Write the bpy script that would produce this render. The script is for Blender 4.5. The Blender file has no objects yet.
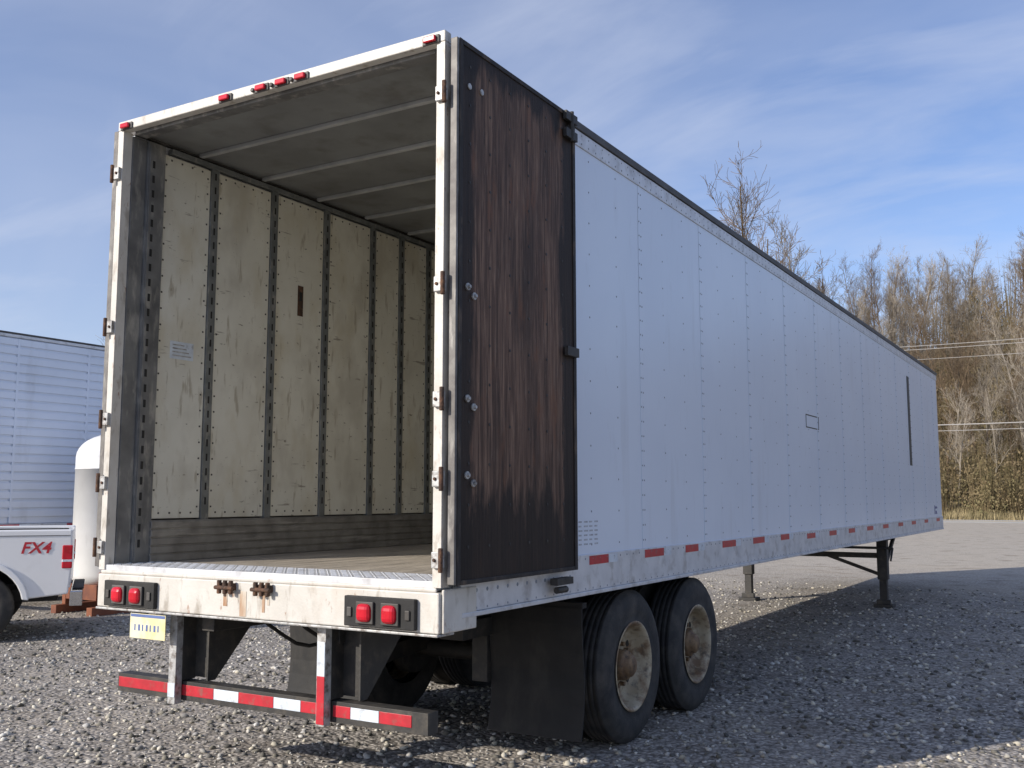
import bpy, bmesh, math, random
import numpy as np
from mathutils import Vector, Matrix
random.seed(7)
S=bpy.context.scene
S.view_settings.view_transform='Standard'; S.view_settings.look='None'; S.view_settings.exposure=0
COL=S.collection
# ------------------------------------------------------------ materials
def ramp(nt,fac,lo,hi,c0=(0,0,0,1),c1=(1,1,1,1)):
    r=nt.nodes.new("ShaderNodeValToRGB"); r.color_ramp.elements[0].position=lo; r.color_ramp.elements[1].position=hi
    r.color_ramp.elements[0].color=c0; r.color_ramp.elements[1].color=c1
    nt.links.new(fac,r.inputs[0]); return r.outputs[0]
def noise(nt,scale,stretch=(1,1,1),detail=3,rough=.55,dist=0,off=(0,0,0)):
    tc=nt.nodes.new("ShaderNodeTexCoord"); mp=nt.nodes.new("ShaderNodeMapping")
    mp.inputs['Scale'].default_value=stretch; mp.inputs['Location'].default_value=off
    n=nt.nodes.new("ShaderNodeTexNoise"); n.inputs['Scale'].default_value=scale
    n.inputs['Detail'].default_value=detail; n.inputs['Roughness'].default_value=rough; n.inputs['Distortion'].default_value=dist
    nt.links.new(tc.outputs['Object'],mp.inputs[0]); nt.links.new(mp.outputs[0],n.inputs['Vector']); return n.outputs['Fac']
def mix(nt,fac,a,b,mode='MIX'):
    m=nt.nodes.new("ShaderNodeMix"); m.data_type='RGBA'; m.blend_type=mode
    for s,v in ((m.inputs[0],fac),(m.inputs[6],a),(m.inputs[7],b)):
        if hasattr(v,'is_output'): nt.links.new(v,s)
        else: s.default_value=v if isinstance(v,(int,float)) else (*v[:3],1)
    return m.outputs[2]
def mul(nt,a,v):
    m=nt.nodes.new("ShaderNodeMath"); m.operation='MULTIPLY'; nt.links.new(a,m.inputs[0])
    if hasattr(v,'is_output'): nt.links.new(v,m.inputs[1])
    else: m.inputs[1].default_value=v
    return m.outputs[0]
def M(name,base,var=None,scale=4,rough=.5,metal=0,bump=0,bscale=40,stretch=(1,1,1),layers=(),rvar=0,spec=.5):
    m=bpy.data.materials.new(name); m.use_nodes=True; nt=m.node_tree
    b=nt.nodes["Principled BSDF"]; b.inputs['Roughness'].default_value=rough; b.inputs['Metallic'].default_value=metal
    b.inputs['Specular IOR Level'].default_value=spec
    col=base
    if var is None: var=tuple(c*.85 for c in base)
    col=mix(nt,ramp(nt,noise(nt,scale,stretch),.35,.65),base,var)
    for i,L in enumerate(layers):
        c,sc,lo,hi,st,op=L
        f=mul(nt,ramp(nt,noise(nt,sc,st,4,.6,off=(3.1*i+1,7.7*i,1.3*i)),lo,hi),op)
        col=mix(nt,f,col,c)
    nt.links.new(col,b.inputs['Base Color'])
    if rvar:
        r=nt.nodes.new("ShaderNodeMapRange"); r.inputs[3].default_value=max(0,rough-rvar); r.inputs[4].default_value=min(1,rough+rvar)
        nt.links.new(noise(nt,scale*2,stretch),r.inputs[0]); nt.links.new(r.outputs[0],b.inputs['Roughness'])
    if bump:
        bp=nt.nodes.new("ShaderNodeBump"); bp.inputs['Strength'].default_value=bump; bp.inputs['Distance'].default_value=.01
        nt.links.new(noise(nt,bscale,stretch),bp.inputs['Height']); nt.links.new(bp.outputs[0],b.inputs['Normal'])
    return m
DIRT=(.16,.13,.10)
white_side=M("trailer_white_paint",(.69,.76,.86),(.645,.715,.82),.8,.30,bump=.25,bscale=1.6,layers=[(DIRT,3,.58,.85,(1,1,.12),.25),((.48,.52,.58),14,.6,.75,(1,1,.3),.2)])
rail=M("aluminium_rail",(.66,.67,.69),(.56,.57,.59),6,.42,.15,layers=[(DIRT,9,.52,.7,(1,1,1),.4)],rvar=.12)
frame_w=M("rear_frame_white",(.62,.595,.545),(.53,.505,.455),5,.5,layers=[((.25,.21,.16),16,.56,.70,(1,1,.35),.6),((.26,.12,.06),26,.64,.72,(1,1,.4),.75),((.42,.33,.24),4,.54,.74,(1.2,1,.5),.4)],bump=.15,bscale=60)
dark_post=M("inner_post_steel",(.20,.20,.195),(.12,.12,.12),5,.55,.2,layers=[((.45,.43,.38),14,.52,.68,(1,1,.3),.55)],bump=.2)
cream=M("interior_liner",(.70,.685,.60),(.62,.60,.515),2.2,.6,layers=[((.50,.43,.28),3,.54,.74,(1,1,.5),.5),((.12,.10,.07),24,.66,.70,(1,.5,1.2),.7),((.28,.23,.15),8,.60,.68,(1,2.2,.4),.55),((.14,.13,.11),60,.69,.73,(1,1,1),.7),((.40,.37,.31),1.6,.52,.66,(1,1.2,.8),.45),((.15,.12,.09),7,.66,.69,(1,.35,3.0),.6)],bump=.08,bscale=30)
scuff=M("scuff_plate",(.30,.29,.27),(.19,.18,.17),6,.5,.4,layers=[((.5,.48,.45),14,.56,.7,(1,.2,2),.5)],bump=.2)
post_g=M("logistic_post",(.22,.23,.23),(.14,.15,.15),7,.5,.3,layers=[((.45,.43,.38),20,.56,.7,(1,1,.4),.45)])
roofin=M("roof_inner",(.24,.25,.25),(.175,.18,.18),2,.55,.1,layers=[((.1,.09,.08),4,.5,.7,(1,1,1),.5)])
bowm=M("roof_bow",(.50,.51,.51),(.37,.38,.38),6,.5,.2)
floorm=M("trailer_floor",(.52,.46,.38),(.34,.30,.25),3,.42,.05,stretch=(5,.5,1),layers=[((.14,.12,.1),10,.5,.68,(2,.4,1),.5),((.66,.61,.53),28,.6,.7,(1,.6,1),.5)],bump=.3,bscale=30)
black=M("black_steel",(.022,.021,.02),(.04,.037,.033),5,.6,layers=[((.12,.1,.075),12,.5,.75,(1,1,1),.5)],bump=.2)
blackp=M("black_rubber",(.012,.012,.012),(.02,.019,.018),6,.75,layers=[((.10,.09,.075),5,.5,.8,(1,1,.4),.35)],bump=.2,bscale=30)
tirem=M("tyre_rubber",(.022,.022,.023),(.035,.034,.032),6,.8,layers=[((.12,.105,.09),7,.45,.75,(1,1,1),.5)],bump=.3,bscale=80)
rimm=M("wheel_rim_white",(.47,.41,.30),(.33,.265,.17),6,.55,layers=[((.14,.07,.03),8,.46,.6,(1,1,1),.8),((.05,.045,.04),18,.54,.7,(1,1,1),.7)],bump=.2)
rust=M("rusty_steel",(.10,.05,.03),(.045,.028,.02),18,.85,layers=[((.2,.10,.05),30,.5,.65,(1,1,1),.6)],bump=.5,bscale=70)
hubm=M("hub_brown",(.26,.17,.09),(.15,.09,.05),14,.6,.2,layers=[((.05,.04,.03),20,.5,.66,(1,1,1),.7)],bump=.3)
galv=M("galvanised_hinge",(.50,.50,.49),(.34,.34,.33),20,.5,.3,layers=[((.12,.09,.07),26,.5,.66,(1,1,1),.75)],bump=.2)
edgem=M("door_edge_metal",(.20,.19,.175),(.11,.10,.095),10,.6,.2,layers=[((.42,.40,.37),22,.56,.68,(1,1,.25),.6)])
redt=M("red_reflective_tape",(.52,.02,.035),(.40,.02,.03),15,.4,layers=[(DIRT,20,.55,.72,(1,1,1),.55)])
whit=M("white_reflective_tape",(.66,.72,.78),(.54,.59,.65),15,.4,layers=[(DIRT,20,.55,.72,(1,1,1),.5)])
redl=M("red_lamp_lens",(.60,.012,.03),(.45,.01,.02),8,.18,layers=[(DIRT,30,.60,.75,(1,1,1),.35)])
chrome=M("chrome",(.7,.7,.72),(.6,.6,.62),5,.15,1)
capm=M("roof_edge_dark",(.10,.095,.09),(.06,.055,.05),5,.6,.3)
seal=M("door_gasket",(.02,.018,.017),(.035,.03,.028),8,.75,layers=[((.14,.10,.07),14,.54,.70,(1,1,.4),.6)],bump=.4)
orange=M("orange_paint",(.24,.08,.035),(.15,.05,.03),6,.7)
rivm=M("rivet_metal",(.26,.28,.31),(.20,.22,.25),8,.45,.3)
def plywood():
    m=bpy.data.materials.new("weathered_plywood"); m.use_nodes=True; nt=m.node_tree; b=nt.nodes["Principled BSDF"]
    g=noise(nt,9,(1,5,.22),8,.7,.6)
    r=nt.nodes.new("ShaderNodeValToRGB"); nt.links.new(g,r.inputs[0]); e=r.color_ramp.elements
    e[0].position=.33; e[0].color=(.036,.022,.016,1); e[1].position=.68; e[1].color=(.30,.19,.125,1)
    x=e.new(.47); x.color=(.110,.063,.042,1); x=e.new(.56); x.color=(.170,.103,.070,1)
    col=mix(nt,mul(nt,ramp(nt,noise(nt,2.0,(1,1.6,.35),5,.6,off=(4,2,1)),.50,.64),.6),r.outputs[0],(.036,.023,.017))
    col=mix(nt,mul(nt,ramp(nt,noise(nt,40,(1,3,.15),5,.7),.58,.70),.5),col,(.33,.25,.19))
    col=mix(nt,mul(nt,ramp(nt,noise(nt,5,(1,2.0,.5),5,.7,off=(9,3,4)),.56,.70),.6),col,(.19,.082,.04))
    tc=nt.nodes.new("ShaderNodeTexCoord"); sp=nt.nodes.new("ShaderNodeSeparateXYZ"); nt.links.new(tc.outputs['Object'],sp.inputs[0])
    nz=noise(nt,3.0,(1,2.2,.45),8,.7,off=(8,1,2))
    def edge(sock,a,bb):
        mr=nt.nodes.new("ShaderNodeMapRange"); mr.inputs[1].default_value=a; mr.inputs[2].default_value=bb; nt.links.new(sock,mr.inputs[0]); return mr.outputs[0]
    # wet rot and road grime on the board's edges
    for sock,a,bb in ((sp.outputs[2],2.2,.95),(sp.outputs[1],.30,.0),(sp.outputs[1],.95,1.4),(sp.outputs[2],3.7,4.3)):
        ad=nt.nodes.new("ShaderNodeMath"); ad.operation='ADD'; nt.links.new(edge(sock,a,bb),ad.inputs[0]); nt.links.new(nz,ad.inputs[1])
        col=mix(nt,mul(nt,ramp(nt,ad.outputs[0],.86,1.06),.88),col,(.015,.011,.009))
    nt.links.new(col,b.inputs['Base Color']); b.inputs['Roughness'].default_value=.65; b.inputs['Specular IOR Level'].default_value=.3
    bp=nt.nodes.new("ShaderNodeBump"); bp.inputs['Strength'].default_value=.35; bp.inputs['Distance'].default_value=.01
    nt.links.new(g,bp.inputs['Height']); nt.links.new(bp.outputs[0],b.inputs['Normal']); return m
ply=plywood()
# ------------------------------------------------------------ builders
def empty(name,loc=(0,0,0),rotz=0):
    o=bpy.data.objects.new(name,None); o.location=loc; o.rotation_euler=(0,0,rotz); o.empty_display_size=.3; COL.objects.link(o); return o
class Part:
    def __init__(s,name,mats,parent=None,bevel=0,smooth=False):
        s.n=name; s.bm=bmesh.new(); s.mats=mats if isinstance(mats,(list,tuple)) else [mats]; s.p=parent; s.bv=bevel
    def box(s,x0,x1,y0,y1,z0,z1,mi=0):
        v=[s.bm.verts.new((x,y,z)) for x in (x0,x1) for y in (y0,y1) for z in (z0,z1)]
        for f in ((0,1,3,2),(4,6,7,5),(0,4,5,1),(2,3,7,6),(0,2,6,4),(1,5,7,3)):
            s.bm.faces.new([v[i] for i in f]).material_index=mi
        return s
    def tube(s,p0,p1,r0,r1=None,seg=16,mi=0,caps=True):
        p0=Vector(p0);p1=Vector(p1); r1=r0 if r1 is None else r1
        d=(p1-p0).normalized(); a=d.orthogonal().normalized(); b=d.cross(a)
        R=[]
        for p,r in ((p0,r0),(p1,r1)):
            R.append([s.bm.verts.new(p+a*math.cos(t)*r+b*math.sin(t)*r) for t in [2*math.pi*i/seg for i in range(seg)]])
        for i in range(seg):
            f=s.bm.faces.new((R[0][i],R[0][(i+1)%seg],R[1][(i+1)%seg],R[1][i])); f.material_index=mi; f.smooth=seg>8
        if caps:
            s.bm.faces.new(R[0][::-1]).material_index=mi; s.bm.faces.new(R[1]).material_index=mi
        return s
    def beam(s,p0,p1,w,h,mi=0):
        p0=Vector(p0);p1=Vector(p1); d=(p1-p0).normalized()
        up=Vector((0,0,1)) if abs(d.z)<.9 else Vector((1,0,0))
        a=d.cross(up).normalized(); b=a.cross(d)
        R=[[s.bm.verts.new(p+a*i*w/2+b*j*h/2) for i,j in ((-1,-1),(1,-1),(1,1),(-1,1))] for p in (p0,p1)]
        for i in range(4): s.bm.faces.new((R[0][i],R[0][(i+1)%4],R[1][(i+1)%4],R[1][i])).material_index=mi
        s.bm.faces.new(R[0][::-1]).material_index=mi; s.bm.faces.new(R[1]).material_index=mi
        return s
    def lathe(s,prof,c,axis=(1,0,0),seg=48,mi=0):
        c=Vector(c); d=Vector(axis).normalized(); a=d.orthogonal().normalized(); b=d.cross(a); R=[]
        for r,h in prof: R.append([s.bm.verts.new(c+d*h+(a*math.cos(2*math.pi*i/seg)+b*math.sin(2*math.pi*i/seg))*max(r,.0005)) for i in range(seg)])
        for k in range(len(prof)-1):
            for i in range(seg):
                f=s.bm.faces.new((R[k][i],R[k][(i+1)%seg],R[k+1][(i+1)%seg],R[k+1][i])); f.smooth=True; f.material_index=mi
        return s
    def poly(s,pts,ext,mi=0):
        v=[s.bm.verts.new(p) for p in pts]; f=s.bm.faces.new(v); f.material_index=mi
        r=bmesh.ops.extrude_face_region(s.bm,geom=[f]); e=Vector(ext)
        for g in r['geom']:
            if isinstance(g,bmesh.types.BMVert): g.co+=e
            if isinstance(g,bmesh.types.BMFace): g.material_index=mi
        return s
    def done(s):
        bmesh.ops.recalc_face_normals(s.bm,faces=s.bm.faces)
        me=bpy.data.meshes.new(s.n); s.bm.to_mesh(me); s.bm.free()
        for m in s.mats: me.materials.append(m)
        o=bpy.data.objects.new(s.n,me); COL.objects.link(o)
        if s.p: o.parent=s.p
        if s.bv:
            b=o.modifiers.new("bevel",'BEVEL'); b.width=s.bv; b.segments=3 if s.bv>.02 else 2; b.limit_method='ANGLE'; b.angle_limit=.7
        return o
def B(p,sx,a,b,*r): p.box(*sorted((sx*a,sx*b)),*r)
# ------------------------------------------------------------ semi trailer
T=empty("semi_trailer"); L=17.05; ZT=4.11
wheels_y=(2.39,3.63)
SEAM=[-0.01+1.265*i for i in range(15)]
for sx,nm in ((1,"right"),(-1,"left")):
    p=Part("side_panels_"+nm,white_side,T)
    ys=[.12]+[y for y in SEAM if .5<y<L-.3]+[L-.02]
    for a,b in zip(ys[:-1],ys[1:]): B(p,sx,1.282,1.300,a+.0025,b-.0025,1.30,3.95)
    p.done()
    p=Part("side_backing_"+nm,capm,T); B(p,sx,1.262,1.2815,.12,L-.02,1.25,4.0); p.done()
    p=Part("top_rail_"+nm,[rail,capm],T,.004); B(p,sx,1.262,1.308,.1,L,3.95,4.055)
    B(p,sx,1.24,1.318,.1,L+.01,4.0575,ZT,1); p.done()
    p=Part("bottom_rail_"+nm,rail,T,.004); B(p,sx,1.25,1.312,.16,L,1.085,1.31)
    B(p,sx,1.20,1.322,.16,L,1.06,1.0845); p.done()
    p=Part("seam_strips_"+nm,white_side,T)
    for y in SEAM:
        if .5<y<L-.3: B(p,sx,1.3005,1.3028,y-.034,y-.0025,1.312,3.948)
    p.done()
    p=Part("rivets_"+nm,rivm,T)
    def riv(y,z,x,r=.0075):
        vs=[p.bm.verts.new((sx*x,y+r*math.cos(t),z+r*math.sin(t))) for t in [k*math.pi/3 for k in range(6)]]
        c=p.bm.verts.new((sx*(x+.004),y,z))
        for k in range(6): p.bm.faces.new((vs[k],vs[(k+1)%6],c))
    if sx>0:
        for y in SEAM:
            for dy,st in ((-.02,.105),(.02,.105),(-.84,.21),(-.42,.21)):
                yy=y+dy
                if yy<.2 or yy>L-.1: continue
                z=1.37
                while z<3.92:
                    riv(yy,z,1.303 if dy==-.02 else 1.3003); z+=st
        y=.2
        while y<L-.05:
            riv(y,3.975,1.308,.008); riv(y,4.03,1.308,.006); riv(y,1.285,1.312,.008); riv(y,1.10,1.312,.007)
            if y<1.4: riv(y,1.19,1.312,.012)
            y+=.105
    p.done()
p=Part("roof_sheet",[rail,roofin],T); p.box(-1.24,1.24,.05,L,4.085,4.10); p.box(-1.24,1.24,.05,L-.05,4.07,4.0845,1); p.done()
p=Part("roof_bows",bowm,T,.003)
for i in range(28):
    y=.62+i*.61
    p.box(-1.21,1.21,y-.018,y+.018,4.045,4.0695)
p.done()
p=Part("front_wall",[white_side,scuff],T,.03); p.box(-1.26,1.26,L-.03,L+.03,1.1,4.06); p.box(-1.2,1.2,L-.06,L-.032,1.25,4.05,1); p.done()
for sx,nm in ((-1,"left"),(1,"right")):
    div=[.27,.76,1.36,1.96,2.56,2.97,3.39]+[3.8+.41*i for i in range(32)]
    p=Part("liner_panels_"+nm,cream,T,.004)
    for a,b in zip(div[:-1],div[1:]): B(p,sx,1.222,1.245,a+.036,b-.036,1.53,3.985)
    p.done()
    p=Part("logistic_posts_"+nm,[post_g,blackp],T,.003)
    for d in div[1:]:
        B(p,sx,1.21,1.25,d-.034,d+.034,1.52,4.035)
        if d<5 :
            z=1.62
            while z<3.95: B(p,sx,1.2075,1.2098,d-.007,d+.007,z,z+.05,1); z+=.1
    p.done()
    p=Part("liner_nails_"+nm,capm,T)
    for a,b in zip(div[:8],div[1:9]):
        for yy in (a+.062,b-.062):
            z=1.6
            while z<3.95:
                B(p,sx,1.2195,1.2225,yy-.006,yy+.006,z,z+.012); z+=.11
        for zz in (1.56,3.95):
            y=a+.1
            while y<b-.1: B(p,sx,1.2195,1.2225,y,y+.012,zz,zz+.012); y+=.09
    p.done()
    p=Part("inner_top_rail_"+nm,post_g,T,.003); B(p,sx,1.205,1.25,.37,L-.06,4.0,4.035); p.done()
    p=Part("scuff_band_"+nm,scuff,T,.004)
    for k in range(5):
        z=1.25+.054*k; B(p,sx,1.19,1.25,.30,L-.06,z+.002,z+.046)
    B(p,sx,1.20,1.25,.30,L-.06,1.25,1.52); p.done()
p=Part("wall_access_slot",[rust,blackp],T,.004); p.box(-1.2215,-1.217,1.64,1.70,3.08,3.32); p.box(-1.2165,-1.214,1.655,1.685,3.2,3.27,1); p.done()
p=Part("wall_label",[whit,galv],T); p.box(-1.2215,-1.2195,.42,.62,2.60,2.72)
for k in range(4): p.box(-1.2192,-1.2185,.44,.60-.02*k,2.62+.024*k,2.628+.024*k,1)
p.done()
p=Part("floor_boards",[floorm,scuff],T,.003)
n=16
for i in range(n):
    a=-1.21+2.42*i/n; p.box(a+.003,a+2.42/n-.003,.40,L-.06,1.18,1.25)
p.done()
p=Part("threshold_plate",[rail],T,.003); p.box(-1.24,1.26,.0,.395,1.205,1.253)
for i in range(62):
    for j in range(8):
        x=-1.22+i*.04; y=.04+j*.044; s=1 if (i+j)%2 else -1
        p.beam((x-.011,y-.011*s,1.2545),(x+.011,y+.011*s,1.2545),.006,.004)
p.done()
p=Part("rear_sill",[frame_w],T,.008); p.box(-1.275,1.30,-.02,.10,1.0,1.20); p.box(-1.26,1.28,-.015,.0,1.2,1.222)
p.box(1.301,1.318,.0,.30,1.0,1.215); p.box(-1.318,-1.301,.101,.30,1.0,1.215); p.done()
p=Part("sill_lower_lip",[galv],T,.004); p.box(-1.275,1.30,-.03,.12,.985,.9985); p.done()
p=Part("rear_header",[frame_w,dark_post],T,.006); p.box(-1.29,1.305,-.01,.05,4.05,4.112); p.box(-1.2,1.2,.052,.14,4.03,4.068,1); p.done()
for sx,nm,xo in ((-1,"left",1.285),(1,"right",1.305)):
    p=Part("corner_post_"+nm,[frame_w,dark_post,blackp],T,.005)
    B(p,sx,xo-.052,xo,-.01,.06,1.2235,4.048)
    B(p,sx,1.225,1.26,.062,.17,1.255,4.03,1)
    B(p,sx,1.205,1.26,.172,.31,1.255,4.03,1)
    B(p,sx,1.198,1.205,.18,.24,1.26,4.0,1)
    z=1.35
    while z<3.95: B(p,sx,1.1955,1.1978,.20,.22,z,z+.05,2); z+=.1
    p.done()
    p=Part("door_hinges_"+nm,[galv,rust],T,.004)
    for z in (3.76,2.75,2.16,1.76,1.36):
        B(p,sx,xo-.045,xo+.022,-.033,-.0105,z-.04,z+.04)
        p.tube((sx*(xo+.014),-.036,z-.06),(sx*(xo+.014),-.036,z+.06),.012,seg=10,mi=1)
        p.tube((sx*(xo-.025),-.042,z),(sx*(xo-.025),-.033,z),.010,seg=6,mi=1)
    p.done()
p=Part("marker_lamps",[redl,capm],T,.012)
for x in (-1.20,-.30,0,.16,.31,1.22):
    p.box(x-.055,x+.055,-.022,-.0105,4.044,4.092,1); p.box(x-.038,x+.038,-.042,-.0225,4.052,4.084)
for x in (-.07,.08,.235): p.tube((x,-.012,4.068),(x,-.03,4.068),.014,seg=10,mi=1)
p.done()
for sx,nm,o in ((1,"right",.0),(-1,"left",-.035)):
    p=Part("rear_door_"+nm,[ply,edgem],T,.002)
    B(p,sx,1.364+o,1.372+o,.045,1.315,1.25,4.05); B(p,sx,1.328+o,1.363+o,.03,1.33,1.245,4.055,1); p.done()
    g=Part("door_gasket_"+nm,[seal,edgem],T,.005)
    a,b=1.3725+o,1.379+o
    B(g,sx,a,b,.022,.055,1.235,4.065); B(g,sx,a,b,1.30,1.335,1.235,4.065); B(g,sx,a,b,.057,1.298,1.235,1.258); B(g,sx,a,b,.057,1.298,4.038,4.065)
    B(g,sx,1.335+o,1.376+o,.0,.020,1.24,4.06,1)
    g.done()
    h=Part("door_fasteners_"+nm,[galv,black],T,.003)
    X=lambda v: sx*(v-.02+o)
    for z in (2.73,2.15,1.76):
        for y,dz in ((.11,.02),(.17,-.02)):
            h.tube((X(1.392),y,z+dz),(X(1.403),y,z+dz),.020,seg=12); h.tube((X(1.403),y,z+dz),(X(1.415),y,z+dz),.010,seg=6)
    for y,z in ((.12,3.83),(.24,3.84)): h.tube((X(1.392),y,z),(X(1.399),y,z),.017,seg=12)
    for y in (.13,.33,.54,.75,.96,1.16):
        z=1.42
        while z<3.95:
            h.tube((X(1.3915),y,z),(X(1.395),y,z),.009,seg=8,mi=1); z+=.21
    for z in (4.03,3.92,2.55): h.box(*sorted((X(1.400),X(1.425))),1.17,1.32,z-.028,z+.028,1)
    h.tube((X(1.42),1.25,3.88),(X(1.42),1.25,4.07),.014,seg=8,mi=1)
    h.box(*sorted((X(1.36),X(1.41))),1.05,1.25,1.16,1.20,1); h.tube((X(1.385),1.08,1.13),(X(1.385),1.2,1.13),.02,seg=10,mi=1)
    h.done()
p=Part("tail_lamp_housings",[blackp,capm],T,.006)
q=Part("tail_lamp_lenses",[redl],T,.028)
for cx in (-.95,.95):
    p.box(cx-.225,cx+.225,-.05,-.021,1.012,1.165)
    for dx in (-.08,.08):
        p.box(cx+dx-.056,cx+dx+.056,-.066,-.0505,1.029,1.141,1); q.box(cx+dx-.046,cx+dx+.046,-.090,-.030,1.038,1.132)
    p.box(cx-.20,cx-.17,-.06,-.0505,1.06,1.11,1); p.box(cx+.17,cx+.20,-.06,-.0505,1.06,1.11,1)
p.done(); q.done()
p=Part("sill_hardware",[rust],T,.005)
for x in (-.14,.14):
    p.box(x-.06,x+.06,-.045,-.0215,1.15,1.19)
    for dx in (-.045,0,.045): p.tube((x+dx,-.05,1.13),(x+dx,-.05,1.205),.014,seg=8)
    p.tube((x-.07,-.06,1.165),(x+.07,-.06,1.165),.012,seg=8)
p.done()
rs=M("rust_run",(.36,.20,.11),(.50,.40,.30),20,.7,stretch=(1,1,.25),layers=[((.60,.57,.5),14,.48,.6,(1,1,.15),.8)])
p=Part("rust_streaks",[rs],T)
for a,b,z0 in ((-.05,.0,1.01),(-.18,-.15,1.06),(.12,.14,1.04),(.16,.175,1.08)): p.box(a,b,-.0222,-.0208,z0,1.148)
p.done()
platem=M("licence_plate_paint",(.75,.74,.62),(.72,.66,.36),3,.4,layers=[((.7,.52,.1),6,.5,.6,(1,1,1),.4)])
p=Part("licence_plate",[platem,capm,blackp,M("plate_blue",(.12,.18,.40),None,5,.4)],T,.004); p.box(-.97,-.66,-.012,-.006,.83,.975)
p.box(-.965,-.665,-.0135,-.0122,.955,.972,3)
for k in range(7): p.box(-.93+.034*k,-.920+.034*k+(.006 if k%2 else 0),-.0135,-.0122,.875,.912,3)
p.box(-.90,-.86,-.005,.03,.9,1.0,1); p.done()
p=Part("conspicuity_tape",[redt,whit],T)
tl=[(1.62,1.90),(2.50,2.85),(3.29,3.57),(4.15,4.5),(5.0,5.35),(5.9,6.2),(6.9,7.25),(7.9,8.25),(8.9,9.25),(10,10.4),(11.1,11.5),(12.3,12.7),(13.5,13.9),(14.8,15.2),(16.2,16.6)]
for a,b in tl:
    z0,z1=(1.245,1.30) if a<6 else (1.225,1.28)
    p.box(1.3125,1.314,a,b,z0,z1,0); p.box(1.3125,1.314,b+.004,b+.14,z0,z1,1)
p.done()
p=Part("side_markings",[black,M("blue_decal",(.03,.06,.25),None,5,.4),M("faded_print",(.30,.32,.36),(.5,.53,.58),30,.5)],T)
for k in range(6):
    for j in range(5): p.box(1.3005,1.3012,1.42+.075*j,1.42+.075*j+random.uniform(.04,.06),1.37+.028*k,1.38+.028*k,2)
p.box(1.3005,1.302,7.05,7.62,2.44,2.452); p.box(1.3005,1.302,7.05,7.62,2.578,2.59); p.box(1.3005,1.302,7.05,7.07,2.452,2.578); p.box(1.3005,1.302,7.6,7.62,2.452,2.578)
p.box(1.3005,1.305,13.66,13.86,2.2,3.7,0)
p.box(1.3005,1.302,16.1,16.18,1.36,1.52,1); p.box(1.3005,1.302,16.23,16.36,1.36,1.42,1); p.box(1.3005,1.302,16.2,16.4,1.46,1.5,1)
p.done()
p=Part("crossmembers",[black],T,.003)
y=.35
while y<L-.1:
    p.box(-1.24,1.24,y-.03,y+.03,1.165,1.177); p.box(-1.24,1.24,y-.005,y+.005,1.085,1.165); p.box(-1.24,1.24,y-.03,y+.03,1.07,1.082); y+=.31
p.done()
p=Part("slider_rails",[black],T,.004)
for x in (-.48,.48):
    p.box(x-.05,x+.05,.15,5.4,.88,1.068); p.box(x-.09,x+.09,1.3,4.6,.76,.878)
for y in (1.35,2.95,4.5): p.box(-.42,.42,y-.05,y+.05,.78,.9)
p.done()
p=Part("suspension",[black,blackp],T,.004)
for wy in wheels_y:
    p.tube((-.66,wy,.51),(.66,wy,.51),.065,seg=20)
    for x in (-.48,.48):
        p.box(x-.06,x+.06,wy-.75,wy-.62,.45,.765); p.beam((x,wy-.68,.52),(x,wy+.35,.60),.08,.12)
        p.tube((x,wy+.28,.64),(x,wy+.28,.76),.12,seg=20,mi=1); p.tube((x*1.2,wy,.51),(x*1.42,wy,.51),.2,seg=24)
    p.tube((-.3,wy+.5,.62),(.3,wy+.5,.62),.13,seg=20)
p.done()
p=Part("air_hoses",[blackp],T)
for x in (-.25,.05,.2):
    pts=[Vector((x,.3+.12*k,.98-.25*math.sin(k/9*math.pi)+.02*random.random())) for k in range(10)]
    for a,b in zip(pts[:-1],pts[1:]): p.tube(a,b,.012,seg=8)
p.done()
p=Part("underride_guard",[black,redt,whit,galv],T,.004)
p.box(-1.21,1.15,.11,.20,.475,.585)
tape=[(-1.20,-.73,1),(-.73,-.66,2),(-.66,-.37,1),(-.37,-.17,2),(-.17,.10,1),(.10,.30,2),(.30,.455,1),(.53,.65,1),(.65,.84,2),(.84,1.05,1)]
for a,b,m in tape: p.box(a+.001,b-.001,.1065,.1095,.505,.565,m)
for x in (-.66,.49):
    p.box(x-.03,x+.03,.05,.10,.46,.985,3)
    p.poly([(x-.03,.101,.59),(x-.03,.101,.98),(x-.03,.62,.98),(x-.03,.55,.93),(x-.03,.20,.59)],(.06,0,0))
    p.poly([(x+.17,.16,.59),(x+.17,.16,.98),(x+.17,.62,.98),(x+.17,.55,.93),(x+.17,.22,.59)],(.012,0,0))
    p.box(x-.03,x+.18,.20,.212,.60,.98)
p.box(.465,.518,.0465,.0495,.47,.72,1); p.box(.465,.518,.0465,.0495,.72,.90,2); p.box(-.69,-.63,.0465,.0495,.50,.58,2)
p.done()
p=Part("mudflaps",[blackp,galv],T)
for sx in (-1,1):
    x0,x1=sorted((sx*.55,sx*1.24)); nz=8
    for k in range(nz):
        z0=.15+k*.102; z1=z0+.102; y0=1.68+.03*math.sin(k*.6)-.05*(1-k/nz); y1=1.68+.03*math.sin((k+1)*.6)-.05*(1-(k+1)/nz)
        v=[p.bm.verts.new(c) for c in ((x0,y0,z0),(x1,y0,z0),(x1,y1,z1),(x0,y1,z1),(x0,y0+.01,z0),(x1,y0+.01,z0),(x1,y1+.01,z1),(x0,y1+.01,z1))]
        for f in ((0,1,2,3),(7,6,5,4),(1,5,6,2),(0,3,7,4)): p.bm.faces.new([v[i] for i in f])
        if k==0: p.bm.faces.new([v[i] for i in (0,4,5,1)])
    p.box(x0,x1,1.66,1.72,.965,1.0,0); p.beam((sx*.5,1.69,.985),(sx*.5,1.69,1.07),.05,.05)
p.done()
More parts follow.
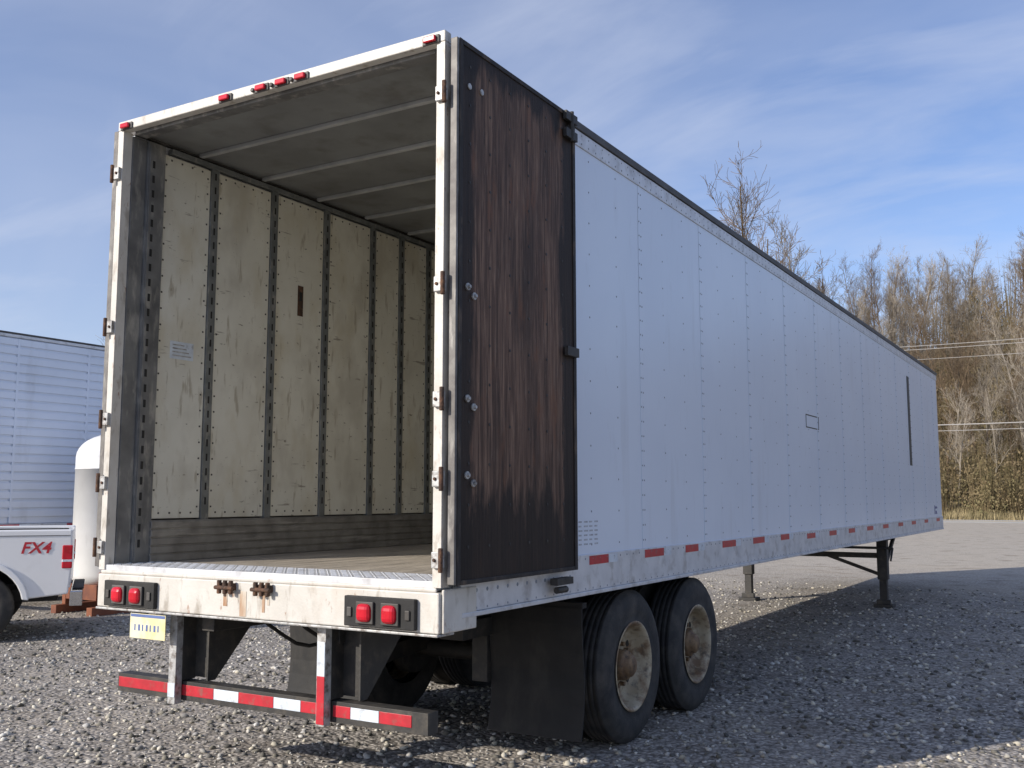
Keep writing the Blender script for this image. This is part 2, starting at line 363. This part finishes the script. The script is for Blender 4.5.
def truck_wheel(name,x,y,out,parent,R=.515,outer=True):
    w=Part(name,[tirem,rimm,black,hubm],parent)
    W=.27; d=out
    tp=[(.29,.0),(.30,.012),(.36,-.004),(.42,-.008),(.47,.006),(.492,.02),(.502,.035)]
    for k in range(5):
        a=.04+k*.04
        tp+=[(R-.002,a),(R,a+.004),(R,a+.028),(R-.012,a+.030),(R-.012,a+.036)]
    tp+=[(.502,W-.035),(.47,W-.006),(.42,W+.008),(.36,W+.004),(.30,W-.012),(.29,W)]
    w.lathe([(r,-d*a) for r,a in tp],(x,y,R-.003),(1,0,0),64,0)
    rp=[(.305,.0),(.297,-.004),(.285,.002),(.275,.02),(.268,.06),(.262,.10),(.225,.128),(.20,.132),(.16,.13),(.10,.128)] if outer else [(.305,.0),(.285,.002),(.27,.05),(.268,.2)]
    w.lathe([(r,-d*a) for r,a in rp],(x,y,R-.003),(1,0,0),48,1)
    if outer:
        c=Vector((x,y,R-.003))
        w.lathe([(.105,-d*.128),(.105,-d*.07),(.095,-d*.05),(.078,-d*.045),(.075,-d*.02),(.055,-d*.005),(.001,-d*.003)],c,(1,0,0),28,3)
        for k in range(10):
            t=2*math.pi*k/10; o=Vector((0,math.cos(t),math.sin(t)))*.143
            w.tube(c+o+Vector((-d*.131,0,0)),c+o+Vector((-d*.095,0,0)),.017,seg=6,mi=3)
        for k in range(5):
            t=2*math.pi*(k+.5)/5; o=Vector((0,math.cos(t),math.sin(t)))*.212
            w.tube(c+o+Vector((-d*.1315,0,0)),c+o+Vector((-d*.1265,0,0)),.024,seg=12,mi=2)
    return w.done()
for i,wy in enumerate(wheels_y):
    for sx in (1,-1):
        truck_wheel("wheel_outer_%d_%s"%(i,"r" if sx>0 else "l"),sx*1.27,wy,sx,T)
        truck_wheel("wheel_inner_%d_%s"%(i,"r" if sx>0 else "l"),sx*.95,wy,sx,T,outer=False)
p=Part("landing_gear",[black,rust],T,.006)
GY=12.2
for x in (-1.03,1.08):
    p.box(x-.075,x+.075,GY-.075,GY+.075,.42,1.07); p.box(x-.055,x+.055,GY-.055,GY+.055,.06,.42)
    p.box(x-.14,x+.14,GY-.13,GY+.13,.0,.05); p.box(x-.10,x+.10,GY-.09,GY-.02,.05,.12)
    p.beam((x,GY+.06,.55),(x,GY+1.0,1.06),.05,.06)
p.beam((-.96,GY,.78),(1.01,GY,.78),.05,.08); p.beam((-.96,GY+.0,.98),(.0,GY+.0,.82),.04,.05); p.beam((1.01,GY,.50),(.2,GY+.03,.78),.04,.05)
p.tube((-1.0,GY-.1,.9),(1.25,GY-.1,.9),.02,seg=10); p.tube((1.25,GY-.1,.9),(1.25,GY-.3,.72),.015,seg=8)
p.box(-1.2,1.2,GY-.12,GY+.12,1.02,1.069)
p.done()
p=Part("kingpin_plate",black,T); p.box(-1.1,1.1,14.6,L-.2,1.045,1.069); p.done()

# ------------------------------------------------------------ second trailer (ribbed)
T2=empty("ribbed_trailer")
w2=M("ribbed_trailer_paint",(.74,.79,.88),(.68,.73,.82),1.2,.4,layers=[(DIRT,3,.6,.85,(1,1,.2),.25)])
X2=-9.9;Y0,Y1=4.35,19.0
p=Part("body",[w2,capm,rail],T2,.01); p.box(X2-2.55,X2-.02,Y0,Y1,1.28,4.06); p.box(X2-2.58,X2+.012,Y0-.01,Y1+.01,4.112,4.14,1); p.box(X2-2.57,X2+.008,Y0-.005,Y1+.005,4.062,4.111,2); p.box(X2-2.58,X2+.012,Y0,Y1,1.12,1.277,2); p.done()
p=Part("rear_door_bars",[galv],T2,.004)
for x in (-.35,-.95,-1.6,-2.2): p.tube((X2+x,Y0-.05,1.3),(X2+x,Y0-.05,4.02),.018,seg=10)
p.box(X2-1.29,X2-1.27,Y0-.02,Y0-.001,1.3,4.03); p.done()
p=Part("side_corrugations",[w2],T2,.006)
z=1.38
while z<4.0:
    p.box(X2-.0195,X2+.004,Y0+.02,Y1-.02,z,z+.10); z+=.135
y=Y0+.6
while y<Y1: p.box(X2-.019,X2+.009,y-.02,y+.02,1.285,4.05); y+=1.22
p.done()
p=Part("tape",[redt,whit],T2)
y=Y0+.3
while y<Y1-.8: p.box(X2+.0125,X2+.015,y,y+.45,1.235,1.27,0); p.box(X2+.0125,X2+.015,y+.452,y+.62,1.235,1.27,1); y+=1.25
p.done()
p=Part("underframe",[black],T2,.004)
for x in (-.5,.5): p.box(X2-1.3+x-.06,X2-1.3+x+.06,Y0+.3,Y1-.1,.85,1.118)
p.box(X2-2.3,X2-.25,6.0,8.8,.7,.85); p.box(X2-2.4,X2-.15,Y0+.1,Y0+.2,.48,.58)
for x in (X2-.7,X2-1.9): p.box(x-.04,x+.04,Y0+.1,Y0+.2,.581,1.118)
for wy in (6.7,7.95): p.tube((X2-2.3,wy,.51),(X2-.2,wy,.51),.07,seg=16)
for x in (X2-.45,X2-2.15): p.box(x-.07,x+.07,16.0,16.15,.05,1.118); p.box(x-.13,x+.13,15.93,16.22,0,.05)
p.done()
for i,wy in enumerate((6.7,7.95)):
    truck_wheel("wheel_o_%d"%i,X2-.03,wy,1,T2); truck_wheel("wheel_i_%d"%i,X2-.35,wy,1,T2,outer=False)
    truck_wheel("wheel_l_%d"%i,X2-2.55,wy,-1,T2)
# ------------------------------------------------------------ white tank on skid
K=empty("storage_tank"); tankm=M("tank_white",(.80,.80,.79),(.74,.74,.73),3,.35,layers=[(DIRT,5,.6,.8,(1,1,.3),.25)])
TX,TY=-8.72,5.80
p=Part("tank_shell",tankm,K); pr=[]
for k in range(9): t=k/8*math.pi/2; pr.append((.52*math.sin(t),2.62-.36*(1-math.cos(t))))
pr+=[(.52,2.1),(.526,2.1),(.526,2.08),(.52,2.08),(.52,.55)]
for k in range(1,7): t=k/6*math.pi/2; pr.append((.52*math.cos(t),.55-.25*math.sin(t)))
p.lathe(pr,(TX,TY,0),(0,0,1),40); p.done()
p=Part("skid",orange,K,.006)
for dx in (-.4,.4):
    for dy in (-.4,.4): p.box(TX+dx-.04,TX+dx+.04,TY+dy-.04,TY+dy+.04,.12,.60)
    p.box(TX+dx-.06,TX+dx+.06,TY-.6,TY+.6,.0,.119)
p.box(TX-.34,TX+.34,TY-.45,TY-.37,.2,.42); p.box(TX+.36,TX+.44,TY-.34,TY+.34,.2,.42); p.done()
p=Part("valve",galv,K); p.tube((TX,TY,2.60),(TX,TY,2.68),.08,seg=16); p.done()
# ------------------------------------------------------------ pickup truck
PK=empty("pickup_truck",(-6.50,3.56,0),math.atan2(-.8,-.6)); PK.scale=(1,1,.97)
pw=M("truck_white_paint",(.80,.80,.80),(.77,.77,.77),2,.22,spec=.6,layers=[(DIRT,4,.6,.85,(1,1,1),.12)])
glass=M("dark_glass",(.02,.025,.03),None,2,.06)
WR,WF=1.0,4.65
def arch(cx,r,n=12,z0=.50):
    a0=math.asin((z0-.42)/r)
    return [(cx-r*math.cos(a0+(math.pi-2*a0)*k/n), .42+r*math.sin(a0+(math.pi-2*a0)*k/n)) for k in range(n+1)]
ol=[(.02,.55)]+[(a,z) for a,z in arch(WR,.50)]+[(1.9,.48),(3.9,.46)]+[(a,z) for a,z in arch(WF,.50)]+[(5.55,.55),(5.62,.75),(5.6,1.12),(5.3,1.24),(3.9,1.33),(2.12,1.36),(2.1,1.33),(.0,1.33),(-.01,.9)]
p=Part("body_sides",[pw,blackp],PK,.02)
p.poly([(a,0,z) for a,z in ol],(0,-.07,0)); p.poly([(a,-1.93,z) for a,z in ol],(0,-.07,0))
p.done()
p=Part("fender_flares",[pw],PK,.012)
for cx in (WR,WF):
    for yy in (.0005,-2.0305):
        A=arch(cx,.50,16);Bq=arch(cx,.57,16,.49)
        for k in range(16):
            p.poly([(A[k][0],yy,A[k][1]),(A[k+1][0],yy,A[k+1][1]),(Bq[k+1][0],yy,Bq[k+1][1]),(Bq[k][0],yy,Bq[k][1])],(0,.03,0))
bmesh.ops.remove_doubles(p.bm,verts=p.bm.verts,dist=.0005)
p.done()
p=Part("bed_and_cab",[pw,blackp,glass,black],PK,.03)
p.box(.10,2.05,-1.925,-.075,.92,.98,3); p.box(.0,.07,-1.925,-.075,.62,1.31,0); p.box(2.05,2.12,-1.925,-.075,.6,1.36,0)
p.box(.04,2.05,-.12,-.072,1.33,1.345,1); p.box(.15,5.3,-1.4,-.6,.42,.58,3)
p.box(3.9,5.55,-1.925,-.075,.60,1.22,0); p.box(5.552,5.66,-1.85,-.15,.45,.68,1); p.box(5.56,5.62,-1.5,-.5,.72,1.05,3)
p.box(2.13,3.9,-1.925,-.075,.50,1.32,3)
def hexa(b0,b1,t0,t1,zb,zt,yb,yt,mi):
    v=[p.bm.verts.new(c) for c in ((b0,-1+yb,zb),(b1,-1+yb,zb),(b1,-1-yb,zb),(b0,-1-yb,zb),(t0,-1+yt,zt),(t1,-1+yt,zt),(t1,-1-yt,zt),(t0,-1-yt,zt))]
    for f in ((0,1,2,3),(4,7,6,5),(0,4,5,1),(1,5,6,2),(2,6,7,3),(3,7,4,0)): p.bm.faces.new([v[i] for i in f]).material_index=mi
hexa(2.14,4.1,2.30,3.45,1.34,1.90,.93,.76,0); hexa(2.30,3.9,2.42,3.38,1.40,1.82,.935,.79,2); hexa(2.12,4.12,2.25,3.52,1.42,1.83,.78,.66,2)
p.done()
p=Part("rear_bumper",[chrome,blackp],PK,.02); p.box(-.14,.0,-1.95,-.05,.40,.58); p.box(-.15,-.02,-1.7,-.3,.581,.60,1); p.done()
p=Part("tail_light",[redl,whit],PK,.012)
for yy in (-.12,-2.012): p.box(-.012,.10,yy,yy+.132,.86,1.14,0); p.box(-.014,.101,yy-.001,yy+.133,.93,.975,1)
p.done()
p=Part("mouldings",[capm,blackp],PK,.004); p.box(2.12,2.127,.0,.002,.52,1.35,1); p.box(3.3,3.307,.0,.002,.52,1.34,1); p.box(3.05,3.2,.0,.04,1.12,1.15); p.box(.02,2.05,.0,.006,1.255,1.262); p.done()
for nm,a,yy,d in (("wheel_rl",WR,.0,1),("wheel_rr",WR,-2.0,-1),("wheel_fl",WF,.0,1),("wheel_fr",WF,-2.0,-1)):
    w=Part(nm,[tirem,galv,black],PK); R=.41;c=Vector((a,yy,R-.003))
    w.lathe([(r,-d*h) for r,h in [(.22,.02),(.23,.005),(.30,-.002),(.36,.01),(.39,.03),(.41,.05),(.41,.10),(.40,.104),(.40,.112),(.41,.116),(.41,.2),(.36,.24),(.22,.23)]],c,(0,1,0),40,0)
    w.lathe([(r,-d*h) for r,h in [(.235,.008),(.22,.006),(.205,.03),(.19,.07),(.06,.06),(.055,.03),(.001,.03)]],c,(0,1,0),32,1)
    for k in range(7):
        t=2*math.pi*k/7; o=Vector((math.cos(t),0,math.sin(t)))
        w.tube(c+o*.13+Vector((0,-d*.069,0)),c+o*.13+Vector((0,-d*.057,0)),.032,seg=12,mi=2)
    w.done()
cu=bpy.data.curves.new("decal_txt","FONT"); cu.body="FX4"; cu.size=.19; cu.shear=.25; cu.extrude=.001; cu.offset=.004
to=bpy.data.objects.new("bed_decal",cu); COL.objects.link(to); cu.materials.append(redt)
to.parent=PK; to.location=(.55,.004,1.05); to.rotation_euler=(math.pi/2,0,math.pi)

# ------------------------------------------------------------ ground
def gravel_mat():
    m=bpy.data.materials.new("gravel_ground"); m.use_nodes=True; nt=m.node_tree; b=nt.nodes["Principled BSDF"]; b.inputs['Roughness'].default_value=.9
    b.inputs['Specular IOR Level'].default_value=.2
    tc=nt.nodes.new("ShaderNodeTexCoord")
    def vor(s):
        v=nt.nodes.new("ShaderNodeTexVoronoi"); v.inputs['Scale'].default_value=s; nt.links.new(tc.outputs['Object'],v.inputs['Vector']); return v
    v=vor(30); v2=vor(70)
    sx=nt.nodes.new("ShaderNodeSeparateColor"); nt.links.new(v.outputs['Color'],sx.inputs[0])
    r=nt.nodes.new("ShaderNodeValToRGB"); nt.links.new(sx.outputs[0],r.inputs[0]); e=r.color_ramp.elements
    e[0].color=(.13,.12,.11,1); e[1].color=(.62,.57,.51,1); e[1].position=1
    x=e.new(.5); x.color=(.36,.33,.295,1)
    sx2=nt.nodes.new("ShaderNodeSeparateColor"); nt.links.new(v2.outputs['Color'],sx2.inputs[0])
    col=mix(nt,.45,r.outputs[0],mix(nt,sx2.outputs[0],(.12,.11,.10),(.56,.51,.45)))
    col=mix(nt,mul(nt,ramp(nt,v.outputs['Distance'],.42,.78),.7),col,(.06,.052,.044))
    # ground colour blends towards a paler beige with increasing y
    sp=nt.nodes.new("ShaderNodeSeparateXYZ"); nt.links.new(tc.outputs['Object'],sp.inputs[0])
    mr=nt.nodes.new("ShaderNodeMapRange"); mr.inputs[1].default_value=13; mr.inputs[2].default_value=22; nt.links.new(sp.outputs[1],mr.inputs[0])
    col=mix(nt,mul(nt,mr.outputs[0],.6),col,(.56,.50,.41))
    col=mix(nt,mul(nt,ramp(nt,noise(nt,.35,(1,1,1),5,.6),.45,.65),.4),col,(.46,.40,.32))
    col=mix(nt,mul(nt,ramp(nt,noise(nt,1.6,(1,1,1),5,.65,off=(5,5,0)),.52,.68),.55),col,(.16,.13,.098))
    nt.links.new(col,b.inputs['Base Color'])
    bp=nt.nodes.new("ShaderNodeBump"); bp.inputs['Strength'].default_value=.8; bp.inputs['Distance'].default_value=.015; bp.invert=True
    nt.links.new(v.outputs['Distance'],bp.inputs['Height']); nt.links.new(bp.outputs[0],b.inputs['Normal'])
    return m
gm=gravel_mat()
bm=bmesh.new(); sz=900
v=[bm.verts.new(c) for c in ((-sz,-sz,0),(sz,-sz,0),(sz,sz,0),(-sz,sz,0))]; bm.faces.new(v)
me=bpy.data.meshes.new("ground"); bm.to_mesh(me); bm.free(); me.materials.append(gm); g=bpy.data.objects.new("ground",me); COL.objects.link(g)
def stones(name,N,region,smin,smax,seed):
    rng=np.random.default_rng(seed)
    b=bmesh.new(); bmesh.ops.create_icosphere(b,subdivisions=1,radius=1); b.verts.ensure_lookup_table()
    V=np.array([q.co[:] for q in b.verts]); Fc=np.array([[q.index for q in f.verts] for f in b.faces]); b.free()
    nv=len(V)
    P=region(rng,N); N=len(P)
    s=smin+(smax-smin)*rng.random(N)**2.5
    sc=s[:,None]*np.stack([1+.5*rng.random(N),.8+.4*rng.random(N),.5+.4*rng.random(N)],1)
    ang=rng.random(N)*6.283; jit=1+.3*(rng.random((N,nv,1))-.5)*2
    VV=V[None]*jit*sc[:,None,:]
    c,sn=np.cos(ang)[:,None],np.sin(ang)[:,None]
    X=VV[...,0]*c-VV[...,1]*sn; Y=VV[...,0]*sn+VV[...,1]*c
    tl=(rng.random((N,1))-.5)*.8; Z=VV[...,2]+X*tl
    out=np.stack([X+P[:,0:1],Y+P[:,1:2],Z+s[:,None]*.25],-1).reshape(-1,3)
    faces=(Fc[None]+np.arange(N)[:,None,None]*nv).reshape(-1,3)
    me=bpy.data.meshes.new(name); me.vertices.add(len(out)); me.vertices.foreach_set("co",out.ravel())
    me.loops.add(faces.size); me.loops.foreach_set("vertex_index",faces.ravel().astype(np.int32))
    me.polygons.add(len(faces)); me.polygons.foreach_set("loop_start",np.arange(0,faces.size,3,dtype=np.int32)); me.polygons.foreach_set("loop_total",np.full(len(faces),3,dtype=np.int32))
    me.update(); me.validate()
    ca=me.color_attributes.new("tone",'FLOAT_COLOR','POINT')
    t=np.clip(.08+.55*rng.random(N)**1.35,0,1); w=rng.random(N)*.16
    c4=np.stack([t*(1+w*.4),t*(.97),t*(.92-w),np.ones(N)],1)
    ca.data.foreach_set("color",np.repeat(c4,nv,0).ravel().astype(np.float32))
    o=bpy.data.objects.new(name,me); COL.objects.link(o); me.materials.append(stm); return o
stm=bpy.data.materials.new("stone"); stm.use_nodes=True; nt=stm.node_tree; b=nt.nodes["Principled BSDF"]; b.inputs['Roughness'].default_value=.85
at=nt.nodes.new("ShaderNodeAttribute"); at.attribute_name="tone"
nt.links.new(at.outputs['Color'],b.inputs['Base Color'])
def reg(rng,N):
    x=rng.uniform(-9.5,8,N); y=rng.uniform(-1.5,16,N)
    d=np.hypot(x-1,y+1.5); keep=rng.random(N)<np.clip(1.25-d/16,.10,1)
    return np.stack([x,y],1)[keep]
stones("gravel",60000,reg,.007,.026,3)
asph=M("road_surface",(.44,.43,.41),(.38,.37,.35),.4,.85,layers=[((.28,.27,.26),2,.5,.7,(.1,1,1),.4)])
p=Part("road",asph); p.box(-180,180,70,78,.0,.006); p.done()
yl=M("road_line_yellow",(.6,.42,.05),None,3,.7); wl=M("road_line_white",(.75,.75,.72),None,3,.7)
p=Part("road_markings",[yl,wl]); p.box(-180,180,73.85,73.97,.0065,.010); p.box(-180,180,74.1,74.22,.0065,.010); p.box(-180,180,70.3,70.42,.0065,.010,1); p.box(-180,180,77.5,77.62,.0065,.010,1); p.done()
# ------------------------------------------------------------ hill
def sst(a,b,v):
    t=max(0,min(1,(v-a)/(b-a))); return t*t*(3-2*t)
def hz(x,y):
    t=sst(82,145,y)
    h=1.2*max(0,min(1,(y-80)/6))+ (4+17.5*sst(-58,-24,x)+2.5*sst(-20,10,x)+1.5*math.sin(x*.07))*t
    return h+ .8*math.sin(x*.11+y*.07)*t+.5*math.sin(x*.31-y*.2)*t
hm=M("leaf_litter",(.16,.12,.075),(.10,.08,.05),.25,.95,layers=[((.23,.18,.11),1.2,.5,.65,(1,1,1),.6),((.07,.07,.035),.6,.52,.68,(1,1,1),.6)])
bm=bmesh.new(); xs=[-230+5*i for i in range(93)]; ysg=[79.5+3*i for i in range(40)]
G=[[bm.verts.new((x,y,hz(x,y)-.05)) for y in ysg] for x in xs]
for i in range(len(xs)-1):
    for j in range(len(ysg)-1): bm.faces.new((G[i][j],G[i+1][j],G[i+1][j+1],G[i][j+1])).smooth=True
me=bpy.data.meshes.new("hill"); bm.to_mesh(me); bm.free(); me.materials.append(hm); COL.objects.link(bpy.data.objects.new("hill",me))
bark=M("grey_bark",(.22,.185,.14),(.13,.108,.08),3,.9)
bark2=M("pale_bark",(.36,.315,.25),(.24,.205,.165),3,.9)
bark3=M("twig_brown",(.18,.125,.075),(.12,.088,.055),3,.9)
def gen_tree(name,seed,H,mat):
    rd=random.Random(seed); V=[];F=[]
    def seg(p,q,r0,r1,n):
        d=(q-p).normalized(); a=d.orthogonal().normalized(); b=d.cross(a); i=len(V)
        for c,r in ((p,r0),(q,r1)):
            for k in range(n):
                t=2*math.pi*k/n; V.append(c+(a*math.cos(t)+b*math.sin(t))*r)
        for k in range(n): F.append((i+k,i+(k+1)%n,i+n+(k+1)%n,i+n+k))
    def branch(p,d,Ln,r,lv):
        n=(6,4,3,3)[lv]; k=(9,5,3,2)[lv]; sl=Ln/k
        for i in range(k):
            d=(d+Vector((rd.gauss(0,1),rd.gauss(0,1),rd.gauss(0,1)))*(.05,.14,.18,.2)[lv]+Vector((0,0,.05 if lv else .03))).normalized()
            q=p+d*sl; r1=max(r*(1-.8*(i+1)/k),.010) if lv else r*(1-.85*(i+1)/k)+.012
            r0=r*(1-.8*i/k) if lv else r*(1-.85*i/k)+.012
            seg(p,q,max(r0,.010),r1,n)
            if lv<3 and (lv>0 or i>=2):
                for _ in range((3,3,2)[lv] if lv!=1 or i%2 else 2):
                    if rd.random()<.82:
                        a=d.orthogonal().normalized(); a.rotate(Matrix.Rotation(rd.random()*6.283,3,d))
                        nd=(a*rd.uniform(.45,.85)+d*rd.uniform(.6,1.0)+Vector((0,0,.22))).normalized()
                        branch(p+(q-p)*rd.random(),nd,Ln*(.32,.5,.5)[lv]*rd.uniform(.6,1.1)*(1-.45*i/k if lv==0 else 1),r0*.42,lv+1)
            p=q
    branch(Vector((0,0,-.4)),Vector((rd.gauss(0,.03),rd.gauss(0,.03),1)),H,H*.0098,0)
    me=bpy.data.meshes.new(name); me.from_pydata([v[:] for v in V],[],F); me.materials.append(mat); return me
TM=[gen_tree("bare_tree_mesh_%d"%i,100+i,14+1.3*(i%3),(bark,bark3,bark2)[i%3]) for i in range(6)]
WD=empty("bare_tree_woodland")
rd=random.Random(5); k=0
def put(x,y,s,zs=1.,ti=None):
    global k
    o=bpy.data.objects.new("tree_%d"%k,TM[rd.randrange(6) if ti is None else ti]); k+=1; COL.objects.link(o); o.parent=WD
    o.location=(x,y,hz(x,y)-.1); o.scale=(s,s,s*zs); o.rotation_euler=(rd.gauss(0,.04),rd.gauss(0,.04),rd.random()*6.28)
for i in range(560):
    y=86+ (rd.random()**.85)*64; x=rd.uniform(-70,24)
    if x<-(28+(y-86)*.12) and rd.random()<.85: continue
    put(x,y,rd.uniform(.45,.84),rd.uniform(.9,1.12))
for i,(x,y,s) in enumerate([(-21,93,1.55),(-22.6,96,1.35),(-24,92,1.4),(-26.3,95,1.95),(-28.3,97,1.7),(-19.5,97,1.25),(-30,93,1.6),(-25.2,94,1.6)]): put(x,y,s,1.05,i%2)
brm=M("brush",(.25,.185,.10),(.15,.115,.06),1.2,.95,layers=[((.13,.13,.05),.4,.45,.62,(1,1,1),.6)])
def gen_brush(name,seed,Hb,n,wid):
    rd=random.Random(seed);V=[];F=[]
    for _ in range(n):
        a=rd.random()*6.28;r=rd.random()**.6*wid; x=r*math.cos(a);y=r*math.sin(a); z=rd.random()**.8*Hb*(1-.5*(r/wid)**2)
        s=rd.uniform(.05,.14); u=Vector((rd.gauss(0,1),rd.gauss(0,1),rd.gauss(0,1.5))).normalized()*s; w=u.orthogonal().normalized()*s*.5
        c=Vector((x,y,z)); i=len(V); V.extend([c-u,c+w,c+u,c-w]); F.append((i,i+1,i+2,i+3))
    for _ in range(int(n/8)):
        a=rd.random()*6.28;r=rd.random()*wid*.5; p=Vector((r*math.cos(a),r*math.sin(a),-.2)); q=Vector((p.x*2,p.y*2,Hb*rd.uniform(.7,1.4))); i=len(V)
        V.extend([p,p+Vector((.04,0,0)),q,p+Vector((0,.04,0))]); F.append((i,i+1,i+2)); F.append((i,i+2,i+3))
    me=bpy.data.meshes.new(name); me.from_pydata([v[:] for v in V],[],F); me.materials.append(brm); return me
BM=[gen_brush("brush_mesh_%d"%i,50+i,2.6+.7*i,380,1.8) for i in range(4)]
BR=empty("roadside_brush")
for i in range(520):
    y=80.5+ (rd.random()**1.5)*55; x=rd.uniform(-42,18); o=bpy.data.objects.new("brush_%d"%i,BM[rd.randrange(4)]); COL.objects.link(o); o.parent=BR
    s=rd.uniform(.6,1.5); o.location=(x,y,hz(x,y)-.05); o.scale=(s,s,s*rd.uniform(.7,1.4)); o.rotation_euler=(0,0,rd.random()*6.28)
grm=M("dry_grass",(.36,.29,.16),(.24,.20,.10),.6,.9)
V=[];F=[]
for _ in range(20000):
    x=random.uniform(-40,16); y=random.uniform(78.3,83); z=hz(x,y)-.02 if y>79.5 else 0; h=random.uniform(.15,.8); w=.03; a=random.random()*3.14; i=len(V)
    V.extend([(x-w*math.cos(a),y-w*math.sin(a),z),(x+w*math.cos(a),y+w*math.sin(a),z),(x+random.gauss(0,.12),y+random.gauss(0,.12),z+h)]); F.append((i,i+1,i+2))
me=bpy.data.meshes.new("grass"); me.from_pydata(V,[],F); me.materials.append(grm); COL.objects.link(bpy.data.objects.new("grass",me))
o=empty("distant_trees")
for i in range(18):
    q=bpy.data.objects.new("tree_far_%d"%i,TM[i%6]); COL.objects.link(q); q.parent=o; s=rd.uniform(1.0,1.35); q.location=(rd.uniform(-90,-66),rd.uniform(60,80),-.2); q.scale=(s,s,s); q.rotation_euler=(0,0,rd.random()*6.28)
# ------------------------------------------------------------ utility line
wood=M("pole_wood",(.16,.12,.09),(.1,.08,.06),4,.9,stretch=(1,1,.2)); cable=M("power_cable",(.45,.43,.4),None,3,.5,.3)
U=empty("utility_line"); poles=(-60,-22,16,54)
p=Part("poles",[wood,galv],U)
for x in poles:
    p.tube((x,68.5,0),(x,68.5,13),.16,.11,seg=12); p.box(x-.07,x+.07,67.4,69.6,12.0,12.14)
    for dy in (-1,-.4,.4,1): p.tube((x,68.5+dy,12.14),(x,68.5+dy,12.3),.04,seg=8,mi=1)
p.done()
p=Part("cables",cable,U)
for dy,z0,r in ((-1,12.3,.02),(.4,12.25,.02),(-.0,11.5,.016),(0.05,7.0,.035),(.05,6.6,.02)):
    for a,b in zip(poles[:-1],poles[1:]):
        pts=[Vector((a+(b-a)*t/14,68.5+dy,z0-.5*4*(t/14)*(1-t/14))) for t in range(15)]
        for q,w in zip(pts[:-1],pts[1:]): p.tube(q,w,r,seg=5,caps=False)
p.done()
# ------------------------------------------------------------ light
sd=Vector((.49,.87,0)).normalized(); el=math.radians(25)
d=Vector((sd.x*math.cos(el),sd.y*math.cos(el),-math.sin(el)))
sun=bpy.data.lights.new("sun",'SUN'); sun.energy=5.0; sun.angle=math.radians(.5); sun.color=(1,.93,.83)
so=bpy.data.objects.new("sun",sun); so.rotation_euler=d.to_track_quat('-Z','Y').to_euler(); so.location=(-20,-30,30); COL.objects.link(so)
w=bpy.data.worlds.new("World"); S.world=w; w.use_nodes=True; nt=w.node_tree; bg=nt.nodes['Background']
sky=nt.nodes.new("ShaderNodeTexSky"); sky.sky_type='NISHITA'; sky.sun_disc=False; sky.sun_elevation=el; sky.sun_rotation=math.radians(209.4); sky.altitude=200; sky.air_density=1.0; sky.dust_density=.6; sky.ozone_density=1.3
tc=nt.nodes.new("ShaderNodeTexCoord"); sp=nt.nodes.new("ShaderNodeSeparateXYZ"); nt.links.new(tc.outputs['Generated'],sp.inputs[0])
mx=nt.nodes.new("ShaderNodeMath"); mx.operation='MAXIMUM'; nt.links.new(sp.outputs[2],mx.inputs[0]); mx.inputs[1].default_value=0
ad=nt.nodes.new("ShaderNodeMath"); ad.operation='ADD'; nt.links.new(mx.outputs[0],ad.inputs[0]); ad.inputs[1].default_value=.25
cb=nt.nodes.new("ShaderNodeCombineXYZ")
for i in range(2):
    dv=nt.nodes.new("ShaderNodeMath"); dv.operation='DIVIDE'; nt.links.new(sp.outputs[i],dv.inputs[0]); nt.links.new(ad.outputs[0],dv.inputs[1]); nt.links.new(dv.outputs[0],cb.inputs[i])
def cl(rot,sc,nscale,lo,hi,dist,loc=(0,0,0),det=6):
    mp=nt.nodes.new("ShaderNodeMapping"); mp.inputs['Rotation'].default_value=(0,0,math.radians(rot)); mp.inputs['Scale'].default_value=sc; mp.inputs['Location'].default_value=loc
    n=nt.nodes.new("ShaderNodeTexNoise"); n.inputs['Scale'].default_value=nscale; n.inputs['Detail'].default_value=det; n.inputs['Roughness'].default_value=.55; n.inputs['Distortion'].default_value=dist
    nt.links.new(cb.outputs[0],mp.inputs[0]); nt.links.new(mp.outputs[0],n.inputs['Vector']); return ramp(nt,n.outputs['Fac'],lo,hi)
c1=cl(35,(.7,1.3,1),.8,.40,.78,.6); c2=cl(20,(.8,2.0,1),1.6,.45,.76,.8,(3,1,0),8)
sk=mix(nt,1.0,sky.outputs[0],(1.12,1.13,1.36),'MULTIPLY')
sk=mix(nt,mul(nt,c1,.62),sk,(5.0,5.5,6.9))
sk=mix(nt,mul(nt,c2,.50),sk,(5.4,5.9,7.2))
nt.links.new(sk,bg.inputs['Color']); bg.inputs['Strength'].default_value=.122
# ------------------------------------------------------------ camera
yaw,pit,f=.5365,.1124,1004.88
F=Vector((-math.sin(yaw)*math.cos(pit),math.cos(yaw)*math.cos(pit),math.sin(pit))); R=Vector((math.cos(yaw),math.sin(yaw),0)); Up=R.cross(F)
cam=bpy.data.cameras.new("camera"); cam.lens=f/1024*36; cam.sensor_width=36; cam.clip_end=3000; cam.clip_start=.05
co=bpy.data.objects.new("camera",cam); co.matrix_world=Matrix(((R.x,Up.x,-F.x,4.1793),(R.y,Up.y,-F.y,-4.1571),(R.z,Up.z,-F.z,1.6683),(0,0,0,1))); COL.objects.link(co); S.camera=co
